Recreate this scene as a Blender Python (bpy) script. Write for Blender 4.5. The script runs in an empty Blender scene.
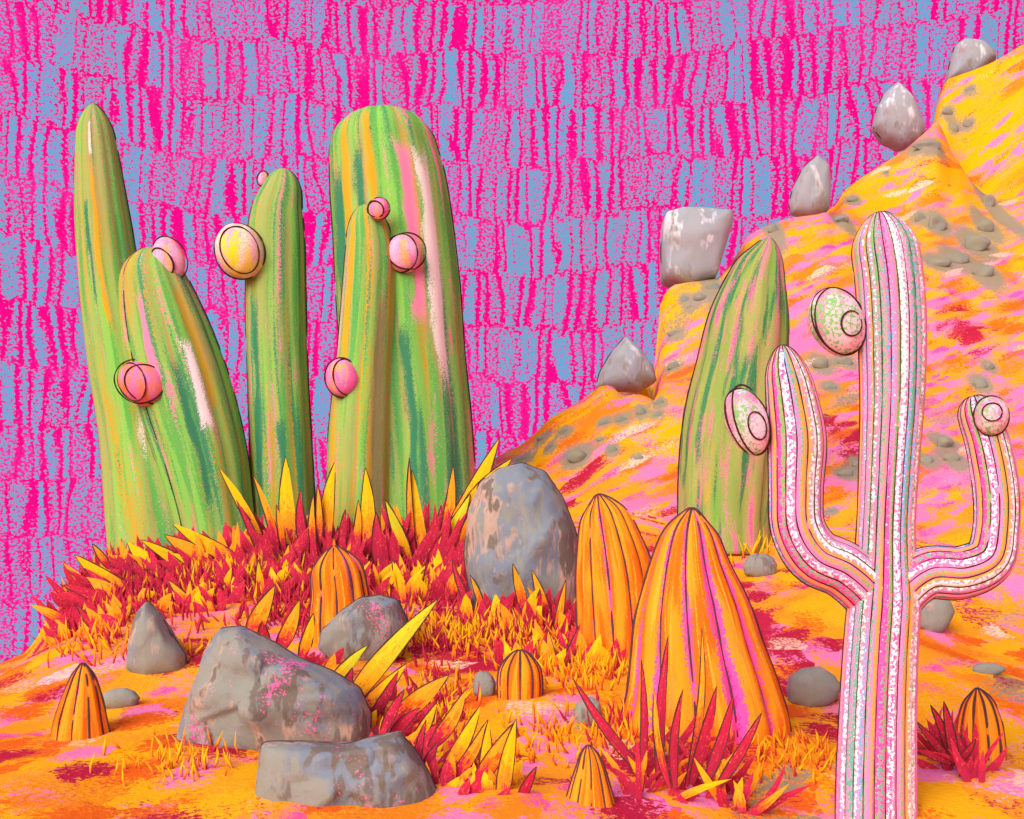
import bpy, bmesh, math, random
import numpy as np
from mathutils import Vector, Matrix, noise as mn

random.seed(7)
rng = np.random.default_rng(7)
SC = bpy.context.scene
COL = SC.collection
F = 1100.0; CX = 512.0; HY = 600.0; CZ = 1.5
EXPO = 0.2

# ---------------------------------------------------------------- helpers
def P(px, py, d):
    return Vector(((px - CX) / F * d, d, CZ + (HY - py) / F * d))

def lin(h):
    h = h.lstrip('#')
    out = []
    for i in (0, 2, 4):
        c = int(h[i:i + 2], 16) / 255.0
        out.append(c / 12.92 if c <= 0.04045 else ((c + 0.055) / 1.055) ** 2.4)
    return (out[0], out[1], out[2], 1.0)

def tag(o, label=None, cat=None, group=None, kind=None):
    if label: o['label'] = label
    if cat: o['category'] = cat
    if group: o['group'] = group
    if kind: o['kind'] = kind
    return o

def empty(name, loc):
    o = bpy.data.objects.new(name, None)
    COL.objects.link(o); o.location = loc; o.empty_display_size = 0.2
    return o

class MB:
    """collects faces of one mesh object"""
    def __init__(s):
        s.v = []; s.f = []; s.uv = []; s.m = []
    def add(s, verts, faces, uvs=None, mat=0):
        b = len(s.v)
        s.v.extend([tuple(v) for v in verts])
        for i, fc in enumerate(faces):
            s.f.append([b + k for k in fc]); s.m.append(mat)
            s.uv.append(uvs[i] if uvs else [(0, 0)] * len(fc))
    def build(s, name, mats, parent=None, origin=None, smooth=True):
        me = bpy.data.meshes.new(name)
        o0 = Vector(origin) if origin is not None else Vector((0, 0, 0))
        me.from_pydata([tuple(Vector(v) - o0) for v in s.v], [], s.f)
        uvl = me.uv_layers.new(name='UVMap')
        flat = [c for poly in s.uv for p in poly for c in p]
        uvl.data.foreach_set('uv', flat)
        for m in mats: me.materials.append(m)
        me.polygons.foreach_set('material_index', s.m)
        me.polygons.foreach_set('use_smooth', [smooth] * len(s.f))
        me.update()
        ob = bpy.data.objects.new(name, me)
        COL.objects.link(ob)
        if parent is not None:
            ob.parent = parent
            ob.location = o0 - parent.location
        else:
            ob.location = o0
        return ob

def catmull(pts, n):
    """resample tuples through a Catmull-Rom curve, n samples per segment"""
    A = [np.array(p, float) for p in pts]
    A = [2 * A[0] - A[1]] + A + [2 * A[-1] - A[-2]]
    out = []
    for i in range(1, len(A) - 2):
        p0, p1, p2, p3 = A[i - 1:i + 3]
        for k in range(n):
            t = k / n
            out.append(0.5 * ((2 * p1) + (-p0 + p2) * t + (2 * p0 - 5 * p1 + 4 * p2 - p3) * t * t + (-p0 + 3 * p1 - 3 * p2 + p3) * t ** 3))
    out.append(A[-2])
    return out

def cord(mb, pts, r, mat=1, gaps=0.0, seed=0, closed=False, jit=0.0):
    """thin dark pencil cord through points"""
    rr = random.Random(seed)
    n = len(pts)
    if n < 3: return
    pts = [Vector(p) for p in pts]
    if jit:
        pts = [p + Vector((mn.noise(p * 4 + Vector((seed, 0, 0))), mn.noise(p * 4 + Vector((0, seed, 5))), mn.noise(p * 4 + Vector((3, 0, seed))))) * jit for p in pts]
    segs = []; cur = []; skip = 0
    for i in range(n):
        if skip > 0:
            skip -= 1
            if len(cur) > 1: segs.append(cur)
            cur = []
            continue
        cur.append(pts[i])
        if gaps and rr.random() < gaps: skip = rr.choice((1, 1, 2, 3))
    if closed and cur: cur.append(pts[0])
    if len(cur) > 1: segs.append(cur)
    for sg in segs:
        V = []; Fc = []
        m = len(sg)
        for i, p in enumerate(sg):
            t = (sg[min(i + 1, m - 1)] - sg[max(i - 1, 0)])
            if t.length < 1e-9: t = Vector((0, 0, 1))
            t.normalize()
            a = t.cross(Vector((0.13, 1, 0.07)))
            if a.length < 1e-3: a = t.cross(Vector((1, 0, 0)))
            a.normalize(); b = t.cross(a)
            q = r * (0.45 if i in (0, m - 1) else 0.8 + 0.5 * mn.noise(p * 9))
            for k in range(5):
                an = k * 2 * math.pi / 5
                V.append(p + a * (q * math.cos(an)) + b * (q * math.sin(an)))
        for i in range(m - 1):
            for k in range(5):
                k2 = (k + 1) % 5
                Fc.append((i * 5 + k, i * 5 + k2, (i + 1) * 5 + k2, (i + 1) * 5 + k))
        mb.add(V, Fc, None, mat)

# ---------------------------------------------------------------- terrain field
crest = [(60,612,10.2),(90,582,10.8),(120,562,12.3),(170,552,12.5),(250,548,12.6),(350,545,12.6),(440,545,12.6),(475,520,13),
         (500,453,15),(520,444,15.2),(560,412,15.8),(600,388,16),(650,376,16.4),(652,320,17.0),(668,288,17.4),(720,280,17.8),(735,255,18.2),
         (762,228,18.6),(840,214,19.0),(852,184,20.4),(880,165,21),(930,128,22),(940,95,23.6),(955,74,24.4),(994,66,25),(1030,42,25.5),(1100,5,27)]
front = [(-60,695,9),(0,670,9),(30,650,9.4),
         (30,790,5),(130,792,5),(260,792,5),(400,795,5),(520,795,5),(640,795,5),(800,815,5),(880,832,4.9),(1000,800,5.2),(1100,800,5.2),
         (82,737,6.3),(150,668,7.8),(270,745,5.9),(200,700,7),(120,640,8.6),(200,600,10),(300,600,10),(400,600,10),(330,650,8.4),(430,680,7.3),
         (520,697,6.7),(480,620,9.2),(570,615,9.4),(570,650,8.4),(640,665,7.8),(705,722,6.2),(810,704,7),(590,724,6.1),
         (975,757,6.1),(935,628,8.8),(1000,660,8),(860,600,8.9),(780,600,9.2),(700,540,11.2),(620,560,10.6),(600,500,12.2),(560,480,13.2),
         (680,460,13),(700,400,14.2),(800,480,12),(850,400,14),(950,480,12),(1000,520,11.2),(800,300,16.4),(930,300,16.6),(1000,300,16.8),(990,400,14.4),
         (930,200,19.4),(990,200,19.8),(990,120,22.4),(760,400,14)]
ctrl = [tuple(P(*c)) for c in crest + front]
for (a, b, c) in crest:
    p = P(a, b, c)
    ctrl.append((p.x * 1.18, c + 2.6, p.z - 0.9 - 0.05 * p.z))
    ctrl.append((p.x * 1.4 - 1, c + 8.5, p.z * 0.5 - 2.6))
for p in [(-16,10,0.0),(-16,5,0.1),(-8,3,0.3),(-16,0,-.3),(0,0,0.0),(8,0,0.0),(-6,-6,0),(6,-6,0),(14,2,.5),(13,6,1.6),(15,12,5),(19,17,9.5),(21,24,13),(24,31,12),
          (-12,14,0.2),(-14,20,-2),(-6,22,-1.6),(0,24,-1.5),(25,10,4),(24,0,.5)]:
    ctrl.append(p)
ctrl = np.array(ctrl)
CC = 0.8
def _k(r2): return np.sqrt(r2 + CC * CC)
_D = ((ctrl[:, None, :2] - ctrl[None, :, :2]) ** 2).sum(-1)
_mean = 1.0
_W = np.linalg.solve(_k(_D) + np.eye(len(ctrl)) * -0.02, ctrl[:, 2] - _mean)
def sst(x, a, b):
    t = np.clip((x - a) / (b - a), 0, 1); return t * t * (3 - 2 * t)
def H(x, y):
    x = np.asarray(x, float); y = np.asarray(y, float)
    sh = x.shape; X = x.ravel(); Y = y.ravel(); out = np.empty_like(X)
    for i in range(0, len(X), 20000):
        xs = X[i:i + 20000, None]; ys = Y[i:i + 20000, None]
        out[i:i + 20000] = _k((xs - ctrl[None, :, 0]) ** 2 + (ys - ctrl[None, :, 1]) ** 2) @ _W + _mean
    r = np.sqrt((X - 4) ** 2 + (Y - 12) ** 2)
    t = sst(r, 19, 42)
    out = out * (1 - t) + (-7.0) * t
    out += 0.035 * np.sin(X * 2.3 + Y * 1.1) * np.cos(Y * 1.9 - X * .7) + 0.02 * np.sin(X * 5.1 + 1) * np.sin(Y * 4.3 + X)
    return out.reshape(sh)
# the hill's own skyline: ledges and steps where the rocks are perched
SKY_LINE = [(-400,700),(-80,680),(0,664),(30,650),(48,618),(62,602),(75,585),(100,566),(130,556),(250,550),(440,548),(472,520),(490,462),(503,453),(522,445),(535,434),(550,418),(565,410),(585,398),
            (600,386),(625,383),(652,376),(657,366),(650,356),(660,300),(672,285),(690,282),(720,278),(735,258),(748,236),(765,226),(790,218),(820,214),(836,206),(843,192),(858,180),(880,166),
            (905,150),(932,126),(938,100),(946,80),(962,74),(985,66),(1000,58),(1024,44),(1060,20),(1120,-10),(1250,-60)]
_sx = np.array(sorted(set(p[0] for p in SKY_LINE))); _sy = np.array([dict(SKY_LINE)[k] for k in _sx], float)
_az = np.arange(-420, 1300, 4.0)
_want = np.interp(_az, _sx, _sy)
_dl = np.zeros_like(_az); _dc = np.full_like(_az, 15.0)
_H0 = H
def H(x, y):
    x = np.asarray(x, float); y = np.asarray(y, float)
    z = _H0(x, y); yy = np.maximum(y, 1.0); az = x / yy * F + CX
    dl = np.interp(az, _az, _dl, left=0, right=0); dc = np.interp(az, _az, _dc)
    wgt = sst(yy / dc, .80, .97) * (1 - sst(yy, 30, 45)) * (y > 3)
    return z + dl * wgt
_dd = np.arange(8.5, 33, .1)
for _it in range(9):
    _X = (_az[:, None] - CX) / F * _dd[None, :]; _Y = np.broadcast_to(_dd[None, :], _X.shape)
    _py = HY - (H(_X, _Y) - CZ) / _dd[None, :] * F
    _i = _py.argmin(1)
    if _it == 0: _dc = np.convolve(np.pad(_dd[_i], 6, mode='edge'), np.ones(13) / 13, 'valid')
    _dl = _dl + (_py[np.arange(len(_az)), _i] - _want) / F * _dd[_i]
    _dl[(_az < -300) | (_az > 1250)] *= .5
def Hz(x, y): return float(H(np.array([x]), np.array([y]))[0])
_ds = np.arange(3.4, 30, 0.02)
def ground(px, py, fallback=None):
    """where the sight line through a pixel meets the terrain"""
    xs = (px - CX) / F * _ds; zs = CZ + (HY - py) / F * _ds
    hit = np.nonzero(zs < H(xs, _ds))[0]
    if len(hit): d = float(_ds[hit[0]])
    else: d = fallback if fallback else 12.0
    return P(px, py, d), d

# ---------------------------------------------------------------- material kit
class NB:
    def __init__(s, name):
        s.m = bpy.data.materials.new(name); s.m.use_nodes = True
        s.t = s.m.node_tree; s.t.nodes.clear()
        s.out = s.t.nodes.new('ShaderNodeOutputMaterial')
    def n(s, typ, **kw):
        nd = s.t.nodes.new(typ)
        for k, v in kw.items(): setattr(nd, k, v)
        return nd
    def put(s, sock, v):
        if isinstance(v, bpy.types.NodeSocket): s.t.links.new(v, sock)
        else: sock.default_value = v
    def math(s, op, a, b=0.0, c=0.0, clamp=False):
        nd = s.n('ShaderNodeMath', operation=op); nd.use_clamp = clamp
        s.put(nd.inputs[0], a); s.put(nd.inputs[1], b)
        if op in ('MULTIPLY_ADD',): s.put(nd.inputs[2], c)
        return nd.outputs[0]
    def coord(s, kind):
        return s.n('ShaderNodeTexCoord').outputs[kind]
    def map(s, vec, scale=(1, 1, 1), rot=(0, 0, 0), loc=(0, 0, 0)):
        nd = s.n('ShaderNodeMapping')
        s.t.links.new(vec, nd.inputs['Vector'])
        nd.inputs['Scale'].default_value = scale; nd.inputs['Rotation'].default_value = rot; nd.inputs['Location'].default_value = loc
        return nd.outputs[0]
    def noise(s, vec, scale=1.0, detail=2.0, rough=0.5, dist=0.0):
        nd = s.n('ShaderNodeTexNoise')
        s.t.links.new(vec, nd.inputs['Vector'])
        nd.inputs['Scale'].default_value = scale; nd.inputs['Detail'].default_value = detail
        nd.inputs['Roughness'].default_value = rough; nd.inputs['Distortion'].default_value = dist
        return nd.outputs['Fac']
    def sep(s, vec):
        nd = s.n('ShaderNodeSeparateXYZ'); s.t.links.new(vec, nd.inputs[0]); return nd.outputs
    def comb(s, x, y, z=0.0):
        nd = s.n('ShaderNodeCombineXYZ')
        s.put(nd.inputs[0], x); s.put(nd.inputs[1], y); s.put(nd.inputs[2], z); return nd.outputs[0]
    def step(s, v, thr, soft=0.03):
        a = s.math('SUBTRACT', v, thr)
        return s.math('MULTIPLY_ADD', a, 1.0 / soft, 0.5, clamp=True)
    def mix(s, fac, a, b):
        nd = s.n('ShaderNodeMix', data_type='RGBA')
        s.put(nd.inputs[0], fac); s.put(nd.inputs[6], a); s.put(nd.inputs[7], b)
        return nd.outputs[2]
    def dabs(s, vec, grain, density, size=.46, rag=.55, loc=(0, 0, 0), bias=None, warp=.5):
        """separate brush dabs: ragged ellipses, a share of the cells filled"""
        v0 = s.map(vec, loc=loc)
        nz = s.n('ShaderNodeTexNoise'); s.t.links.new(v0, nz.inputs['Vector']); nz.inputs['Scale'].default_value = 1.3; nz.inputs['Detail'].default_value = 3
        sc = s.n('ShaderNodeVectorMath', operation='MULTIPLY_ADD'); s.t.links.new(nz.outputs['Color'], sc.inputs[0]); sc.inputs[1].default_value = (warp * 2, warp * 2, 0); s.t.links.new(v0, sc.inputs[2])
        vo = s.n('ShaderNodeTexVoronoi', voronoi_dimensions='2D'); s.t.links.new(sc.outputs[0], vo.inputs['Vector']); vo.inputs['Scale'].default_value = 1.0; vo.inputs['Randomness'].default_value = .9
        rnd = s.sep(vo.outputs['Color'])[0]
        d = s.grained(s.math('SUBTRACT', size, vo.outputs['Distance']), grain, rag)
        r = rnd if bias is None else s.math('ADD', rnd, bias)
        r = s.math('ADD', r, s.math('MULTIPLY', s.math('SUBTRACT', grain, .5), .15))
        return s.math('MULTIPLY', s.step(d, 0.0, .06), s.step(r, 1 - density, .04))
    def grained(s, base, grain, amt):
        """base noise value roughened by chalk grain"""
        return s.math('MULTIPLY_ADD', s.math('SUBTRACT', grain, 0.5), amt, base)
    def finish(s, color, bumpv=None, bump=0.3, dist=0.02, rough=1.0, spec=0.02):
        p = s.n('ShaderNodeBsdfPrincipled')
        s.put(p.inputs['Base Color'], color); p.inputs['Roughness'].default_value = rough
        p.inputs['Specular IOR Level'].default_value = spec
        if bumpv is not None:
            b = s.n('ShaderNodeBump'); b.inputs['Strength'].default_value = bump; b.inputs['Distance'].default_value = dist
            s.t.links.new(bumpv, b.inputs['Height']); s.t.links.new(b.outputs[0], p.inputs['Normal'])
        s.t.links.new(p.outputs[0], s.out.inputs[0])
        return s.m

def plain(name, hx, rough=0.9):
    b = NB(name); o = b.coord('Object')
    n = b.noise(o, 30, 3, .6)
    return b.finish(b.mix(b.math('MULTIPLY', n, .35), lin(hx), lin('#6b4a48')), None, rough=rough)

PENCIL = plain('pencil_dark', '#35201f')
PENCIL2 = plain('pencil_soft', '#4a3a34')
PENCIL3 = plain('pencil_plum', '#5a3a44')

def mat_strokes(name, base, layers, seed=0.0, grain_scale=55, bump=0.35, stripes=()):
    """chalk strokes along a plant: UV = (ribs round the stem, metres along it).
       layers: (colour, u scale, v scale, threshold, grain)"""
    b = NB(name); uv = b.coord('UV'); ob = b.coord('Object')
    g = b.noise(ob, grain_scale, 3, .7)
    g2 = b.noise(b.map(ob, (1, 1, 1), loc=(seed, 3.3, 1)), grain_scale * 1.9, 2, .6)
    col = lin(base); last = None
    for i, (c, us, vs, thr, ga) in enumerate(layers):
        n = b.noise(b.map(uv, (us, vs, 1), loc=(seed * 3.7 + i * 11.3, i * 5.1 + seed, i * 2.0)), 1.0, 2.5, .55, .35)
        v = b.grained(n, g if i % 2 else g2, ga)
        col = b.mix(b.step(v, thr, .035 if ga > .3 else .07), col, lin(c)); last = v
    x, y, _ = b.sep(uv)
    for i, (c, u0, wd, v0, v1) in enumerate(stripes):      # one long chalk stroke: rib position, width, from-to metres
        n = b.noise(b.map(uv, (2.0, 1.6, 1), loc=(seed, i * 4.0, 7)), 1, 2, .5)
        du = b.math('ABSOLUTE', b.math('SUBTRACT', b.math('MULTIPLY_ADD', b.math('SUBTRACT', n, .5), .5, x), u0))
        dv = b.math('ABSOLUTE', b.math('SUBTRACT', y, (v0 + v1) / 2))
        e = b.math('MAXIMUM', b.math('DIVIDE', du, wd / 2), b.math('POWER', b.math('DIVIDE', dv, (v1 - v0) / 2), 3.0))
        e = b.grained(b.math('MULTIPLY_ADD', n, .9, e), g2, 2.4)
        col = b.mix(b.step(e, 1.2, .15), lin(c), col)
    h = b.math('MULTIPLY_ADD', g, .6, last)
    return b.finish(col, h, bump, .012)

GREENS = dict(bright='#86c658', olive='#a0ad62', teal='#4a9068', mustard='#c9a033', pink='#f283a4', white='#f6dfe2', brown='#8f8a58')
def green(name, seed, must=.60, olive=.50, teal=.60, pink=.66, white=.80, hot=.74, tealsc=1.2, grain=.35, stripes=()):
    return mat_strokes(name, GREENS['bright'], [
        (GREENS['olive'], .9, .30, olive - .01, .7),
        ('#66b055', 2.2, .4, .56, .4),
        (GREENS['teal'], tealsc * 1.5, .34, teal + .015, .5),
        (GREENS['mustard'], 1.8, .34, must + .025, .7),
        ('#b59a62', 2.4, .5, .64, .5), (GREENS['pink'], 2.0, .6, pink + .03, grain + .35),
        (GREENS['white'], 1.0, .5, white, .4),
        ('#ff5fae', 2.2, 1.5, hot, .6)], seed, stripes=stripes)

def mat_pinkcactus():
    b = NB('pink_cactus_skin'); uv = b.coord('UV'); ob = b.coord('Object')
    g = b.noise(ob, 70, 3, .65); g2 = b.noise(b.map(ob, loc=(4, 1, 2)), 80, 3, .65)
    col = lin('#f58abf')
    def lay(col, c, us, vs, thr, ga, k, gg):
        n = b.noise(b.map(uv, (us, vs, 1), loc=(k * 9.1, k * 3.3, k)), 1, 2, .5, .2)
        return b.mix(b.step(b.grained(n, gg, ga), thr, .03), col, lin(c))
    col = lay(col, '#fb5aac', .8, .30, .60, .35, 1, g)
    col = lay(col, '#c98a95', 1.1, .35, .61, .2, 7, g2)
    col = lay(col, '#f2a444', 1.0, .14, .58, .15, 2, g)
    col = lay(col, '#7fb862', 1.0, .22, .58, .6, 3, g2)
    col = lay(col, '#6fae9c', 1.0, .18, .57, .6, 4, g)
    col = lay(col, '#79a9dc', 1.2, .4, .66, .7, 5, g2)
    col = lay(col, '#fff2f4', .9, .12, .60, .65, 6, g)
    return b.finish(col, g, .3, .008)

def mat_barrel(name, seed, ribs_pink=.0):
    b = NB(name); uv = b.coord('UV'); ob = b.coord('Object'); x, y, _ = b.sep(uv)
    g = b.noise(ob, 60, 3, .7)
    fr = b.math('FRACT', x)
    edge = b.math('ABSOLUTE', b.math('SUBTRACT', fr, .5))     # .5 in the groove, 0 on the rib
    n1 = b.noise(b.map(uv, (1.6, 1.2, 1), loc=(seed, seed * 2, 0)), 1, 3, .55, .3)
    n2 = b.noise(b.map(uv, (2.6, 1.4, 1), loc=(seed * 5, 7, 3)), 1, 3, .6, .2)
    n3 = b.noise(b.map(uv, (.6, .8, 1), loc=(seed * 4, 17, 3)), 1, 2, .6, .2)
    col = b.mix(b.step(b.grained(n1, g, .25), .5, .12), lin('#fb9a26'), lin('#f5701c'))
    n4 = b.noise(b.map(uv, (4.5, 1.0, 1), loc=(seed * 2, 5, 9)), 1, 3, .6, .2)
    col = b.mix(b.step(b.grained(n4, g, .3), .58, .08), col, lin('#fbab36'))
    col = b.mix(b.step(b.grained(n2, g, .3), .66, .06), col, lin('#c98f3e'))
    e = b.math('ADD', b.math('MULTIPLY', edge, .9), b.math('MULTIPLY', n3, .75))
    e = b.grained(e, g, .5)
    col = b.mix(b.step(e, .80 - ribs_pink, .04), col, lin('#fb56ac'))
    col = b.mix(b.step(e, .97 - ribs_pink, .04), col, lin('#ff2f9e'))
    return b.finish(col, b.math('MULTIPLY_ADD', g, .5, n1), .3, .012)

def mat_rock(name, seed, pale=0.0, scale=1.0, tan=.56, dark=.60, pink=.66):
    b = NB(name); ob = b.coord('Object')
    g = b.noise(ob, 60, 3, .75)
    o1 = b.map(ob, (1.2 * scale, 1.2 * scale, .8 * scale), rot=(0, .6, 0), loc=(seed, seed * 2.1, 0))
    st = b.map(ob, (6 * scale, 6 * scale, 1.6 * scale), rot=(0, .5, 0), loc=(seed * 1.3, 2, 1))
    n1 = b.noise(o1, 2, 3, .55, .6); n2 = b.noise(b.map(o1, loc=(7, 3, 1)), 2.4, 3, .55, .8)
    n3 = b.noise(st, 1, 3, .6, .5); n4 = b.noise(b.map(o1, loc=(17, 5, 11)), 3, 4, .65, .4)
    mixn = lambda a, k: b.math('MULTIPLY_ADD', b.math('SUBTRACT', n3, .5), k, a)
    n5 = b.noise(b.map(ob, (14 * scale, 14 * scale, 3.2 * scale), rot=(0, -.5, .4), loc=(seed, 5, 1)), 1, 3, .6, .4)
    base = '#92938a' if not pale else '#a3a6ab'
    col = b.mix(b.step(b.grained(mixn(n1, .9), n5, .5), .5, .10), lin(base), lin('#808a98' if not pale else '#a4adba'))
    col = b.mix(b.step(b.grained(mixn(n2, 1.1), n5, .8), tan, .10), col, lin('#bfa392' if not pale else '#e4e4ea'))
    col = b.mix(b.step(b.grained(mixn(n4, 1.2), n5, .8), dark, .10), col, lin('#776d64' if not pale else '#99958c'))
    col = b.mix(b.math('MULTIPLY', b.step(n5, .55, .2), .25), col, lin('#807e78' if not pale else '#8e9099'))
    col = b.mix(b.step(b.grained(n4, g, 1.0), pink, .03), col, lin('#fb6db8'))
    h = b.math('MULTIPLY_ADD', n3, .8, g)
    return b.finish(col, h, .35, .02)

def mat_leaf(name, base, mid, tip, m1, m2, seed):
    b = NB(name); uv = b.coord('UV'); ob = b.coord('Object'); x, y, _ = b.sep(uv)
    g = b.noise(ob, 70, 3, .7)
    n = b.noise(b.map(ob, (1, 1, 1), loc=(seed, 2, 3)), 7, 2, .6, .3)
    sx_ = b.noise(b.comb(b.math('MULTIPLY', x, 3.2), b.math('MULTIPLY', y, 1.6), b.math('MULTIPLY', n, 9.0)), 1, 3, .6)
    v = b.grained(b.math('MULTIPLY_ADD', b.math('SUBTRACT', sx_, .5), 1.1, y), g, .6)
    col = b.mix(b.step(v, m1, .08), lin(base), lin(mid))
    col = b.mix(b.step(v, m2, .08), col, lin(tip))
    col = b.mix(b.step(b.grained(sx_, g, .5), .64, .05), col, lin('#e98a2c'))
    col = b.mix(b.step(b.grained(sx_, g, .9), .75, .03), col, lin('#ff62a8'))
    return b.finish(col, g, .3, .008)

def mat_fruit(name, a, c2, c3, seed, t3=.57, t1=.46):
    b = NB(name); ob = b.coord('Object')
    g = b.noise(ob, 70, 3, .7)
    n1 = b.noise(b.map(ob, (1.3, 1, .4), loc=(seed, 1, 2)), 5, 3, .6, .4)
    n2 = b.noise(b.map(ob, (1, 1, .4), loc=(seed * 3, 5, 2)), 6, 2, .5, .4)
    col = b.mix(b.step(b.grained(n1, g, .7), t1, .05), lin(a), lin(c2))
    col = b.mix(b.step(b.grained(n2, g, 1.2), t3, .05), col, lin(c3))
    return b.finish(col, g, .3, .008)

# ---------------------------------------------------------------- sky backdrop
def build_sky():
    R = 100.0; mb = MB(); V = []; Fc = []; U = []
    A = [math.radians(a) for a in np.linspace(-118, 118, 97)]
    Zs = [-45, -20, 0, 30, 60, 90, 120]
    for a in A:
        for z in Zs: V.append((R * math.sin(a), R * math.cos(a), z))
    nz = len(Zs)
    def uvof(i, j): return ((math.degrees(A[i]) * F / 57.3), Zs[j] / R * F)
    for i in range(len(A) - 1):
        for j in range(nz - 1):
            Fc.append((i * nz + j, i * nz + j + 1, (i + 1) * nz + j + 1, (i + 1) * nz + j))
            U.append([uvof(i, j), uvof(i, j + 1), uvof(i + 1, j + 1), uvof(i + 1, j)])
    mb.add(V, Fc, U)
    b = NB('sky_chalk'); uv = b.coord('UV'); x, y, _ = b.sep(uv)
    wav = b.noise(b.map(uv, (.008, .004, 1)), 1, 2, .5)
    yy = b.math('MULTIPLY_ADD', wav, 55, y)
    rowf = b.math('DIVIDE', yy, 54.0)
    row = b.math('FLOOR', rowf); fr = b.math('FRACT', rowf)
    # stroke ends wander from stroke to stroke
    wob = b.noise(b.comb(b.math('DIVIDE', x, 9.0), row), 1, 0, .5)
    rowf2 = b.math('MULTIPLY_ADD', wob, .26, rowf)
    row = b.math('FLOOR', rowf2); fr = b.math('FRACT', rowf2)
    slant = b.math('MULTIPLY', b.math('SUBTRACT', b.noise(b.comb(b.math('DIVIDE', x, 120.0), row), 1, 1, .5), .5), 26)
    xs = b.math('ADD', b.math('MULTIPLY_ADD', slant, fr, x), b.math('MULTIPLY', row, 37.7))
    g = b.noise(b.map(uv, (.30, .36, 1)), 1, 1.5, .65)
    g2 = b.noise(b.map(uv, (.45, .45, 1), loc=(9, 4, 0)), 1, 1.0, .5)
    warp = b.noise(b.comb(b.math('DIVIDE', xs, 24.0), b.math('MULTIPLY_ADD', fr, .5, b.math('MULTIPLY', row, 5.3))), 1, 1.5, .5)
    q = b.math('MULTIPLY_ADD', warp, 2.6, b.math('DIVIDE', xs, 13.0))
    cell = b.math('FLOOR', q); cf = b.math('ABSOLUTE', b.math('SUBTRACT', b.math('FRACT', q), .5))
    wn = b.n('ShaderNodeTexWhiteNoise', noise_dimensions='2D'); b.t.links.new(b.comb(cell, row), wn.inputs['Vector'])
    r1, r2, r3 = b.sep(wn.outputs['Color'])
    clus = b.noise(b.map(uv, (.011, .016, 1), loc=(2, 5, 0)), 1, 2, .5)
    half = b.math('MULTIPLY_ADD', r1, .34, .15)                      # half width of the blue mark
    trim = b.math('MULTIPLY_ADD', r2, .09, .40)                      # where the mark stops short of its row
    edge = b.math('ABSOLUTE', b.math('SUBTRACT', fr, .5))
    body = b.math('MINIMUM', b.math('SUBTRACT', half, cf), b.math('MULTIPLY', b.math('SUBTRACT', b.math('ADD', trim, .03), edge), 2.2))
    m1 = b.step(b.grained(body, g, 1.1), -.02, .06)
    dens = b.math('MULTIPLY_ADD', r3, .13, b.math('MULTIPLY', clus, .13))
    hole = b.step(b.noise(b.map(uv, (.34, .42, 1), loc=(5, 2, 0)), 1, 1.8, .65), b.math('ADD', dens, .328), .05)
    blue = b.math('MULTIPLY', m1, hole)
    st = b.math('ADD', b.math('MULTIPLY', body, .5), b.math('MULTIPLY', clus, .8))
    pk = b.step(b.grained(st, g2, .5), .43, .2)
    pink = b.mix(pk, lin('#ff0b8c'), lin('#ff2fa2'))
    lim = b.noise(b.map(uv, (.012, .004, 1), loc=(3, 8, 1)), 1, 3, .7)
    bl = b.mix(b.step(lim, .5, .3), lin('#6ea9dc'), lin('#79a6cc'))
    col = b.mix(blue, pink, bl)
    em = b.n('ShaderNodeEmission'); b.put(em.inputs[0], col); em.inputs[1].default_value = 1.0 / 2 ** EXPO
    b.t.links.new(em.outputs[0], b.out.inputs[0])
    o = mb.build('sky', [b.m])
    tag(o, 'pink sky filled with rows of short blue chalk strokes', 'sky', kind='structure')

# ---------------------------------------------------------------- terrain
def gblob(X, Y, Zv, px, py, rx, ry, w, ang=0.0):
    """soft patch of ground colour centred where the pixel's sight line lands"""
    p, d = ground(px, py, 14)
    sx = rx / F * d
    # ground distance that the vertical radius covers
    p2, _ = ground(px, py - ry, d + 1.0)
    sy = max((p2 - p).length, sx * .35)
    dx = X - p.x; dy = Y - p.y
    sl = np.sqrt(dy ** 2 + (Zv - p.z) ** 2) * np.sign(dy)
    c, s_ = math.cos(ang), math.sin(ang)
    u = (dx * c + sl * s_) / sx; v = (-dx * s_ + sl * c) / sy
    return w * np.exp(-(u * u + v * v))

HS = [(948,112,8,6),(954,129,7,6),(968,124,8,7),(970,91,8,6),(928,146,20,7),(886,173,4,3),(853,200,8,5),(989,201,9,12),(920,218,8,8),(937,224,13,13),(986,226,11,12),(976,244,17,14),
      (939,263,17,8),(959,259,17,10),(984,272,15,11),(821,364,11,10),(845,362,11,7),(830,387,9,6),(980,383,10,9),(989,367,7,7),(842,219,10,5),(685,300,6,7),(700,298,10,6),(713,287,10,7),
      (692,308,9,5),(676,334,12,6),(673,366,9,6),(653,395,6,4),(773,229,8,7),(944,443,12,9),(927,461,9,7),(952,458,12,8),(858,465,8,8),(846,474,11,7),(832,512,7,4),(981,385,9,8),
      (550,448,7,5),(565,432,8,5),(578,457,16,11),(604,423,8,5),(622,420,9,6),(641,412,7,7),(658,415,6,5),(612,450,7,7),(639,458,7,5),(659,402,7,5),(543,438,12,4),(525,460,12,5),(600,440,6,4)]
YEL = [(1000,110,60,60,.22),(930,170,70,30,.2),(860,205,50,20,.2),(960,95,30,25,.2),(700,300,50,28,.18),(600,405,50,18,.2),(660,430,40,20,.2),
       (800,240,40,20,.16),(520,450,30,12,.2),(740,545,40,25,.15),(930,700,35,25,.2),(150,750,60,30,.14),(560,690,50,40,.12),(450,760,60,40,.14),
       (230,585,50,18,.15),(650,700,40,40,.1),(120,780,80,20,.12),(900,250,60,30,.12),(985,220,30,30,.15),(645,395,40,18,.16)]
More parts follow.
